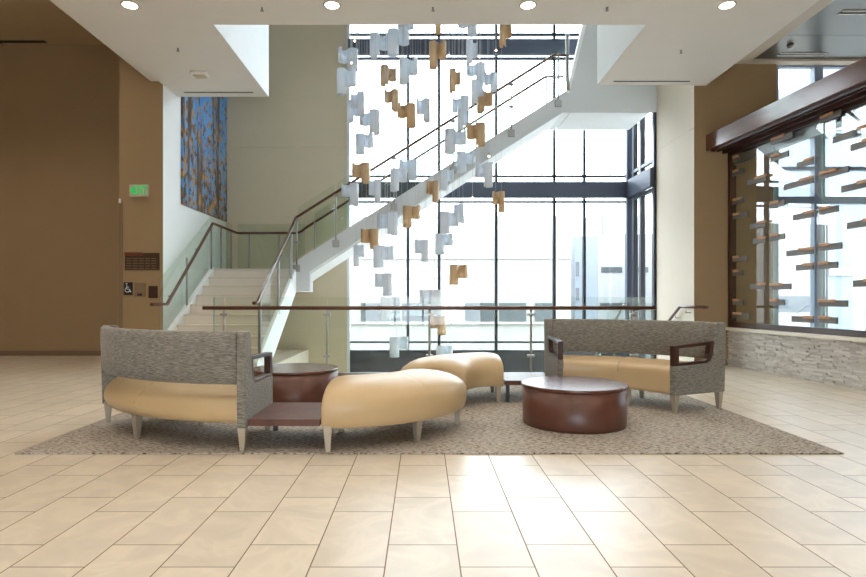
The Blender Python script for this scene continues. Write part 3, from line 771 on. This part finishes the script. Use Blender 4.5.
# ------------------------------------------------------------------ hanging sculpture
# x0, x1, y0, y1 in the photograph, colour, which half hangs longer
PEN = [(338,358,49,70,'w','R'),(337.5,355,69.5,94.5,'w','L'),(370.7,388,34.5,57,'w','L'),(388,409,30,55,'w','L'),(398,413,14,35,'w','L'),(381,396,66.5,86,'g','L'),
(399.7,417,59,83,'w','L'),(429.5,445.5,42,67.5,'g','L'),(436,446,12,33,'g','L'),(459,476,14,35,'w','R'),(500,511,22,47,'g','L'),(467,477,41,65,'w','L'),(467,485,63.5,82,'w','R'),
(450.5,459.5,70,93.5,'g','L'),(472,482.5,81,105,'w','L'),(485,496,73,91,'w','R'),(477.5,492,91,112.5,'g','L'),(452.5,468.5,97,118,'w','R'),(458,468,110,131,'w','L'),(467.5,484.5,123.5,146,'g','R'),
(445,466,130,153.5,'w','L'),(351,364,93,116,'w','R'),(348,360,101,122,'w','L'),(359.6,380,111,134.5,'w','R'),(385,398,90,111,'g','R'),(398,415,104,127,'g','R'),(417,429.5,99,122,'w','R'),
(356,373,134,153.5,'w','L'),(352.6,369.5,163,183,'g','R'),(342,358,184,206,'w','R'),(369.5,380,180,203,'w','R'),(391,406.5,169,191,'w','L'),(399.7,416.5,160,179.5,'w','R'),(457,475,152,172,'w','L'),
(442,453,169.5,190,'w','L'),(427,438,181,202,'g','R'),(476,492,163,187,'w','R'),(493,504,191.5,212.5,'g','R'),(403.4,419.6,206,227,'g','L'),(378,397.4,213,234.6,'w','R'),(361.6,378,229,249,'g','R'),
(354,364,245,266,'w','L'),(374,393,246,267.5,'w','L'),(415,428,240,261.5,'w','R'),(454.6,463,204,223,'w','R'),(441,458,212,233.6,'w','L'),(436,452,234,254,'w','L'),(450,467,265,284.6,'g','L'),
(375.5,391.5,273.5,296,'w','R'),(381,400,297,320,'w','L'),(420,440.5,290,315,'w','R'),(430,445,316,335,'g','R'),(390,408,337,357,'w','L'),(437,452,346,366,'w','L')]
ORDW = ['highest', 'second highest', 'third highest', 'fourth highest', 'fifth highest', 'sixth highest', 'seventh highest', 'eighth highest', 'ninth highest', 'tenth highest', 'eleventh highest', 'twelfth highest']
def background(px, py):
    ys = 264.8 - .62*(px-290)
    if px < 350: return 'by the beige wall'
    if py < 56: return 'before the dark top beam'
    if ys - 6 < py < ys + 24: return 'before the white stringer'
    if py > 300: return 'behind the guard rail'
    if 178 < py < 203: return 'before the steel beam'
    return 'above the stair flight' if py < ys else 'below the stair flight'
def zone(px):
    return 'left' if px < 385 else ('middle' if px < 430 else 'right')
groups = {}
for i, (x0, x1, y0, y1, c, l) in enumerate(PEN):
    groups.setdefault((c, zone((x0+x1)/2)), []).append((y1, i))
plabel = {}
for (c, z), lst in groups.items():
    lst.sort(); n = len(lst)
    for k, (yy, i) in enumerate(lst):
        x0, x1, y0, y1, c_, l_ = PEN[i]
        o = 'lowest' if k == n-1 else (ORDW[k] if k < len(ORDW) else f'{["thirteenth","fourteenth","fifteenth","sixteenth"][k-12]} highest')
        cn = 'gold' if c == 'g' else 'white'
        plabel[i] = f'{cn} curled pendant {background((x0+x1)/2, (y0+y1)/2)}, {o} {cn} one in {z} third'
rp = random.Random(11)
DY = {14: -.4, 22: -.45, 40: -.45, 41: .35, 23: .35, 18: -.45, 21: .15}
def s_sheet(r, h1, h2, mirror):
    bm = bmesh.new(); n = 14
    A = [(-r + r*math.cos(t), r*math.sin(t)) for t in [math.radians(55 + 305*k/n) for k in range(n+1)]]   # ends at the origin
    B = [(r - r*math.cos(t), r*math.sin(t)) for t in [math.radians(245*k/n) for k in range(n+1)]]
    zs = [0, -h2, -h1]
    path = [(p, True) for p in A] + [(p, False) for p in B[1:]]
    cols = []
    for (x, y), long in path:
        if mirror: x = -x
        cols.append([bm.verts.new((x, y, z)) for z in (zs if long else zs[:2])])
    for i in range(len(path)-1):
        a, b = cols[i], cols[i+1]
        for k in range(min(len(a), len(b))-1):
            f = bm.faces.new((a[k], b[k], b[k+1], a[k+1])); f.smooth = True
    return bm
for i, (x0, x1, y0, y1, c, l) in enumerate(PEN):
    h = y1 - y0
    Y = min(10.4, max(9.1, .365*F/h)) + rp.uniform(-.1, .1) + DY.get(i, 0)
    H = h*Y/F; w = (x1-x0)*Y/F
    xm = WX((x0+x1)/2, Y); zt = WZ(y0, Y)
    r = max(.05, min(w/3.7, .085))
    narrow = w < .2
    t = thing('pendant_sheet', plabel[i], 'hanging sculpture piece', (xm, Y, zt), 0, 'curled pendants of the hanging sculpture')
    bm = s_sheet(r, H, H*rp.uniform(.55, .7), l == 'R')
    yaw = rp.uniform(-.35, .35) if not narrow else rp.choice((-1, 1))*math.acos(min(1, max(.35, w/(3.7*r))))
    bmesh.ops.rotate(bm, verts=bm.verts, cent=(0, 0, 0), matrix=Matrix.Rotation(yaw, 3, 'Z'))
    o = obj('sheet', bm, M['sheetg'] if c == 'g' else M['sheetw'], t)
    s = o.modifiers.new('solidify', 'SOLIDIFY'); s.thickness = .005; s.offset = 0
    for sx in (-1, 1):
        p = Vector((sx*r, -r if (sx < 0) != (l == 'R') else r, 0)); p.rotate(Matrix.Rotation(yaw, 3, 'Z'))
        if l == 'R': p = Vector((p.x, p.y, 0))
        bm = bmesh.new(); tube(bm, [(p.x*.8, p.y*.98, -.03), (p.x*.8, p.y*.98, ZR - zt)], .0022, 5); obj('wire', bm, M['wire'], t)
BUL = [(354.7, 41, 'over the left end of the dark top beam'), (351.5, 63, 'against the beige wall edge beside the upper white pendants'), (449, 55.5, 'under the dark top beam right of a gold pendant'), (479.7, 57, 'under the dark top beam left of a mullion'),
       (496, 50.5, 'over the dark beam by the highest right gold pendant'), (489, 156.5, 'before the white stringer'), (472.5, 198, 'at the lower edge of the grey steel beam')]
for px, py, lab in BUL:
    Y = 9.7; x, z = WX(px, Y), WZ(py, Y)
    t = thing('pendant_bulb', 'tiny glowing bulb on a wire '+lab, 'pendant light', (x, Y, z), 0, 'bulbs of the hanging sculpture')
    bm = bmesh.new(); bmesh.ops.create_icosphere(bm, subdivisions=2, radius=.018); obj('bulb', bm, M['bulb'], t, smooth=True)
    bm = bmesh.new(); lathe(bm, [(.009, .016), (.011, .06), (.004, .075)], 10); obj('socket', bm, M['metal'], t)
    bm = bmesh.new(); tube(bm, [(0, 0, .07), (0, 0, ZR - z)], .0025, 5); obj('wire', bm, M['wire'], t)

# ------------------------------------------------------------------ rug and seating
RZ = .012
rug = boxes('area_rug', M['rug'], [(-2.89, 2.98, 4.08, 7.5, 0.0005, RZ)], bevel=.004)
tag(rug, 'large grey brown flecked rug under the curved seating', 'rug')

def arc_sweep(bm, prof, a0, a1, n, shrink=None, mi=0, smooth=True):
    """sweep a closed (r,z) profile round the origin; shrink(s) scales it about its middle near the ends."""
    rc = sum(p[0] for p in prof)/len(prof); zc = min(p[1] for p in prof)
    rings = []
    for i in range(n+1):
        u = i/n; a = a0 + (a1-a0)*u
        k = shrink(u) if shrink else (1, 1)
        ring = []
        for r, z in prof:
            rr = rc + (r-rc)*k[0]; zz = zc + (z-zc)*k[1]
            ring.append(bm.verts.new((rr*math.cos(a), rr*math.sin(a), zz)))
        rings.append(ring)
    m = len(prof)
    for i in range(n):
        for k in range(m):
            l = (k+1) % m
            f = bm.faces.new((rings[i][k], rings[i][l], rings[i+1][l], rings[i+1][k])); f.smooth = smooth
    for ring, rev in ((rings[0], True), (rings[-1], False)):
        f = bm.faces.new(ring[::-1] if rev else ring); f.smooth = False

def seat_prof(ri, ro, zb, ze, zt, bo, bi):
    """cushion section: bottom inset, bulging sides, domed top; bo/bi = how far the outer/inner bottom edge is drawn in."""
    P = [(ri+bi, zb), (ri+bi*.35, zb+.06), (ri, zb+.14), (ri+.005, ze-.07), (ri+.03, ze-.02), (ri+.08, ze+.015)]
    for k in range(1, 6):
        u = k/6; P.append((ri+.08 + (ro-ri-.16)*u, ze+.015 + (zt-ze-.015)*math.sin(PI*u)))
    P += [(ro-.08, ze+.015), (ro-.03, ze-.02), (ro-.005, ze-.07), (ro, zb+.14), (ro-bo*.35, zb+.06), (ro-bo, zb)]
    return P

def leg(parent, x, y, ang, dark=False):
    """tapered square leg, top at the frame, foot on the rug."""
    bm = bmesh.new()
    c, s = math.cos(ang), math.sin(ang)
    vs = []
    for z, h, o in ((RZ, .017, .0), (.20, .032, 0.)):
        for dx, dy in ((-h, -h), (h, -h), (h, h), (-h, h)):
            vs.append(bm.verts.new((x + dx*c - dy*s, y + dx*s + dy*c, z)))
    bm.faces.new(vs[:4][::-1]); bm.faces.new(vs[4:])
    for k in range(4): bm.faces.new((vs[k], vs[(k+1) % 4], vs[4+(k+1) % 4], vs[4+k]))
    return obj('leg', bm, M['legmetal'], parent, bevel=.003)

def plate(bm, poly, ang, t0, t1):
    """panel standing on a radius: (r,z) outline, thickness t0..t1 along the tangent."""
    er = Vector((math.cos(ang), math.sin(ang), 0)); et = Vector((-math.sin(ang), math.cos(ang), 0))
    A = [bm.verts.new(er*r + et*t0 + Vector((0, 0, z))) for r, z in poly]
    B = [bm.verts.new(er*r + et*t1 + Vector((0, 0, z))) for r, z in poly]
    bm.faces.new(A); bm.faces.new(B[::-1])
    for i in range(len(poly)):
        j = (i+1) % len(poly); bm.faces.new((A[i], B[i], B[j], A[j]))

def sofa(loc, rotz, label, RI_=1.03):
    t = thing('curved_sofa', label, 'sofa', loc, rotz)
    RO = 1.73
    A1, A0 = math.radians(270), math.radians(204)
    d = .062/1.5
    bm = bmesh.new()
    prof = seat_prof(RI_, RO-.0, .178, .43, .475, .05, .02)
    prof[:6] = [(RI_+.012, .180), (RI_+.006, .186), (RI_+.002, .25), (RI_+.002, .36), (RI_+.006, .415), (RI_+.03, .445)]
    i0 = len(prof) - 6
    prof[i0:] = [(RO-.19, .45), (RO-.11, .415), (RO-.045, .365), (RO-.008, .31), (RO-.006, .25), (RO-.02, .178)]
    # back edge of the cushion dips under the back board
    prof = [(r if r < RO-.1 else r-.005, z) for r, z in prof]
    arc_sweep(bm, prof, A0+d*.4, A1-d*.4, 40)
    seat = obj('seat', bm, M['leather'], t, smooth=True)
    sb = seat.modifiers.new('sub', 'SUBSURF'); sb.levels = 1; sb.render_levels = 1
    mid = (A0+A1)/2
    bm = bmesh.new()
    pts = []
    for r, z in prof[3:15]:
        pts.append((r*math.cos(mid), r*math.sin(mid), z+.001))
    tube(bm, pts, .004, 6); obj('seam', bm, M['leather'], seat)
    bm = bmesh.new()
    bp = [(RO-.1, .515), (RO-.09, .50), (RO-.02, .49), (RO, .505), (RO+.008, .62), (RO+.012, .8), (RO+.008, .85), (RO-.01, .868), (RO-.05, .868), (RO-.07, .85), (RO-.085, .75)]
    arc_sweep(bm, bp, A0+d*.9, A1-d*.9, 40)
    bk = obj('backrest', bm, M['fabric'], t)
    for ang, s in ((A1, -1), (A0, 1)):
        poly = [(RI_, .182), (RO, .180), (RO+.01, .6), (RO+.012, .85), (RO+.0, .868), (RO-.1, .868), (RO-.125, .85), (RO-.14, .78), (RO-.155, .62), (RO-.17, .54), (RO-.2, .49), (RO-.25, .472), (RI_, .46)]
        bm = bmesh.new(); plate(bm, poly, ang, 0, s*.062)
        pn = obj('side_panel', bm, M['fabric'], t, bevel=.008)
        # wooden loop standing in the notch of the panel
        er = Vector((math.cos(ang), math.sin(ang), 0)); et = Vector((-math.sin(ang), math.cos(ang), 0))
        o_ = [(RI_-.0, .46), (RI_-.0, .655), (RO-.135, .685), (RO-.16, .55), (RO-.195, .495), (RO-.25, .474)]
        i_ = [(RI_+.065, .487), (RI_+.065, .628), (RO-.2, .652), (RO-.215, .56), (RO-.235, .515), (RO-.265, .498)]
        bm = bmesh.new(); ringsv = []
        for tt in (s*.004, s*.058):
            ringsv.append([[bm.verts.new(er*r + et*tt + Vector((0, 0, z))) for r, z in L] for L in (o_, i_)])
        n = len(o_)
        for k in range(n):
            l = (k+1) % n
            for q in (0, 1):
                O, I = ringsv[q]; bm.faces.new((O[k], O[l], I[l], I[k]))
            for w_ in (0, 1): bm.faces.new((ringsv[0][w_][k], ringsv[0][w_][l], ringsv[1][w_][l], ringsv[1][w_][k]))
        obj('armrest', bm, M['darkwood'], t, bevel=.004)
        for r in (RI_+.04, RO-.045):
            p = er*r + et*s*.034; leg(t, p.x, p.y, ang)
    for r in (RI_+.1, RO-.1):
        leg(t, r*math.cos(mid-.07), r*math.sin(mid-.07), mid)
    return t
sofa((-1.258, 5.82, 0), 0, 'curved sofa seen from behind, grey tweed back over cream seat, left', .98)
sofa((1.42, 5.03, 0), PI, 'curved sofa facing the camera, grey back and cream seat, at right', 1.05)

def bench_prof(ri, ro):
    P = [(ri+.02, .182), (ri+.006, .24), (ri, .32), (ri+.005, .38), (ri+.035, .425), (ri+.09, .458), (ri+.17, .482)]
    P += [(ri+.26, .502), (ri+.36, .508), (ro-.26, .5), (ro-.16, .479), (ro-.09, .45), (ro-.035, .41), (ro-.005, .36), (ro, .30), (ro-.006, .235), (ro-.022, .182)]
    return P

def bench(loc, rotz, label, flip=False):
    t = thing('curved_bench', label, 'bench', loc, rotz)
    RO, RI_ = 1.13, .40
    A0, A1 = math.radians(270), math.radians(356)
    def shrink(u):
        dd = min(u, 1-u)*(A1-A0)*.85
        e = .2 if u < .5 else .32
        lo = .84 if u < .5 else .72
        if dd >= e: k = 1.
        else:
            q = 1 - dd/e; k = lo + (1-lo)*math.sqrt(max(0, 1-q*q))
        kw = 1 - (1-k)*.40 if u > .5 else 1 - (1-k)*.15
        cr = 1 - .010*math.exp(-((u-.5)/.010)**2)
        return (kw, k*cr)
    bm = bmesh.new()
    arc_sweep(bm, bench_prof(RI_, RO), A0, A1, 80, shrink)
    seat = obj('cushion', bm, M['leather'], t, bevel=.01)
    for r, a in ((RO-.05, A0+.04), (RI_+.06, A0+.12), (RO-.10, math.radians(311)), (RO-.10, A1-.08), (RI_+.12, A1-.25)):
        leg(t, r*math.cos(a), r*math.sin(a), a)
    return t
bench((-.72, 5.19, 0), 0, 'curved cream leather bench nearest the camera, joined to left sofa')
bench((.85, 5.66, 0), PI, 'curved cream leather bench farther back, behind the nearer bench')

def plank(x0, x1, y0, y1, label, front=False):
    t = thing('connecting_table', label, 'table', ((x0+x1)/2, (y0+y1)/2, 0))
    boxes('top', M['mahogany'], [(x0, x1, y0, y1, .192, .24)], t, True, .003)
    for x in (x0+.03, x1-.03):
        for y in ((y1-.02,) if not front else (y0+.02,)):
            bm = bmesh.new(); box(bm, x-.018, x+.018, y-.018, y+.018, RZ, .193); obj('leg', bm, M['mullion'], t, True)
plank(-1.25, -.735, 4.12, 4.80, 'low dark wood connecting table between left sofa and near bench')
plank(.865, 1.417, 6.08, 6.74, 'low dark wood connecting table between far bench and right sofa', True)

def drum(x, y, label):
    t = thing('drum_table', label, 'coffee table', (x, y, RZ))
    bm = bmesh.new(); lathe(bm, [(.436, 0), (.441, .02), (.451, .325)], 72); obj('drum', bm, M['mahogany'], t)
    bm = bmesh.new(); lathe(bm, [(.451, .325), (.457, .33), (.457, .347), (.452, .352)], 72); obj('tabletop', bm, M['mahoganytop'], t, bevel=.002)
drum(1.325, 5.075, 'round mahogany drum table in front of the right sofa')
drum(-1.37, 6.2, 'round mahogany drum table behind the left sofa')

# ------------------------------------------------------------------ outside
ground = struct('floor_outside', M['ground'], [(-60, 60, 12.9, 70, LOW-.4, LOW-.2), (5.1, 60, 9.8, 12.9, LOW-.4, LOW-.2)])
YB = 27.
b1 = thing('building', 'long low cream building across the street behind the glazing', 'building', (-2, YB, LOW-.2))
xr = WX(571, YB)
boxes('facade', M['facade'], [(-16, xr, YB, YB+8, LOW-.2, WZ(216, YB))], b1, True)
boxes('ledge', M['extframe'], [(-16, xr, YB-.08, YB, WZ(259, YB), WZ(257.5, YB)), (-16, xr, YB-.12, YB, WZ(324, YB), WZ(322, YB))], b1, True)
for a, c in ((300, 345), (361, 400), (402, 428), (465, 495), (499, 526), (535, 553)):
    boxes('window', M['extglass'], [(WX(a, YB), WX(c, YB), YB-.04, YB, WZ(321, YB), WZ(303, YB))], b1, True)
YT = 33.
b2 = thing('building', 'grey blue tower building seen through the right panes', 'building', (10, YT, LOW-.2))
boxes('facade', M['tower'], [(WX(575, YT), WX(598, YT), YT, YT+5, LOW-.2, WZ(236, YT))], b2, True)
boxes('window', M['extglass'], [(WX(575, YT), WX(579, YT), YT-.05, YT, WZ(276, YT), WZ(262, YT))], b2, True)
boxes('window', M['extglass'], [(WX(575, YT), WX(579, YT), YT-.05, YT, WZ(300, YT), WZ(288, YT))], b2, True)
YU = 40.
b3 = thing('building', 'white building with a dark window strip beyond the corner post', 'building', (16, YU, LOW-.2))
boxes('facade', M['whitebld'], [(WX(592, YU), WX(700, YU), YU, YU+8, LOW-.2, WZ(234, YU))], b3, True)
boxes('window', M['extglass'], [(WX(601, YU), WX(622, YU), YU-.05, YU, WZ(272.5, YU), WZ(267, YU))], b3, True)
boxes('window', M['extglass'], [(WX(634, YU), WX(648, YU), YU-.05, YU, WZ(272.5, YU), WZ(267, YU))], b3, True)
boxes('window', M['extglass'], [(WX(600, YU), WX(640, YU), YU-.05, YU, WZ(308, YU), WZ(303, YU))], b3, True)
YV = 60.
b4 = thing('building', 'pale distant high rise above the white building roof', 'building', (24, YV, LOW-.2))
boxes('facade', M['tower'], [(WX(605, YV), WX(622, YV), YV, YV+6, LOW-.2, WZ(205, YV))], b4, True)
boxes('facade', M['whitebld'], [(WX(598, YV), WX(606, YV), YV+1, YV+6, LOW-.2, WZ(212, YV))], b4, True)
YD = 27.
b5 = thing('building', 'pale blue glass building seen through the display at far right', 'building', (18, YD, LOW-.2))
boxes('facade', M['tower'], [(WX(828, YD), WX(828, YD)+14, YD, YD+8, LOW-.2, WZ(60, YD))], b5, True)
boxes('floor_band', M['extframe'], [(WX(828, YD), WX(828, YD)+14, YD-.1, YD, z, z+.35) for z in (-1.2, 2.2, 5.6, 9)], b5, True)
b6 = thing('building', 'cream low building seen through the lower display glass', 'building', (14, YB, LOW-.2))
boxes('facade', M['facade'], [(WX(735, YB), 18.85, YB, YB+8, LOW-.2, WZ(218, YB))], b6, True)
boxes('window', M['extglass'], [(WX(775, YB), WX(825, YB), YB-.05, YB, WZ(312, YB), WZ(296, YB))], b6, True)

# ------------------------------------------------------------------ light, camera
wd = bpy.data.worlds.new('sky'); sc.world = wd; wd.use_nodes = True
nt = wd.node_tree; nt.nodes.clear()
o = nt.nodes.new('ShaderNodeOutputWorld'); bg = nt.nodes.new('ShaderNodeBackground')
bg.inputs[0].default_value = (.80, .90, 1, 1); bg.inputs[1].default_value = 8.0
nt.links.new(bg.outputs[0], o.inputs[0])

cam = bpy.data.cameras.new('camera'); co = bpy.data.objects.new('camera', cam); COL.objects.link(co)
co.location = (0, 0, CH); co.rotation_euler = (PI/2, 0, 0)
cam.sensor_width = 36; cam.lens = 36*F/866
cam.shift_x = (433-CX)/866; cam.shift_y = (CY-288.5)/866
cam.clip_end = 300
sc.camera = co
sc.view_settings.view_transform = 'Standard'; sc.view_settings.look = 'None'
sc.view_settings.gamma = 1; sc.view_settings.use_curve_mapping = False
sc.view_settings.exposure = 0.55
sc.cycles.max_bounces = 10; sc.cycles.diffuse_bounces = 6; sc.cycles.transparent_max_bounces = 32
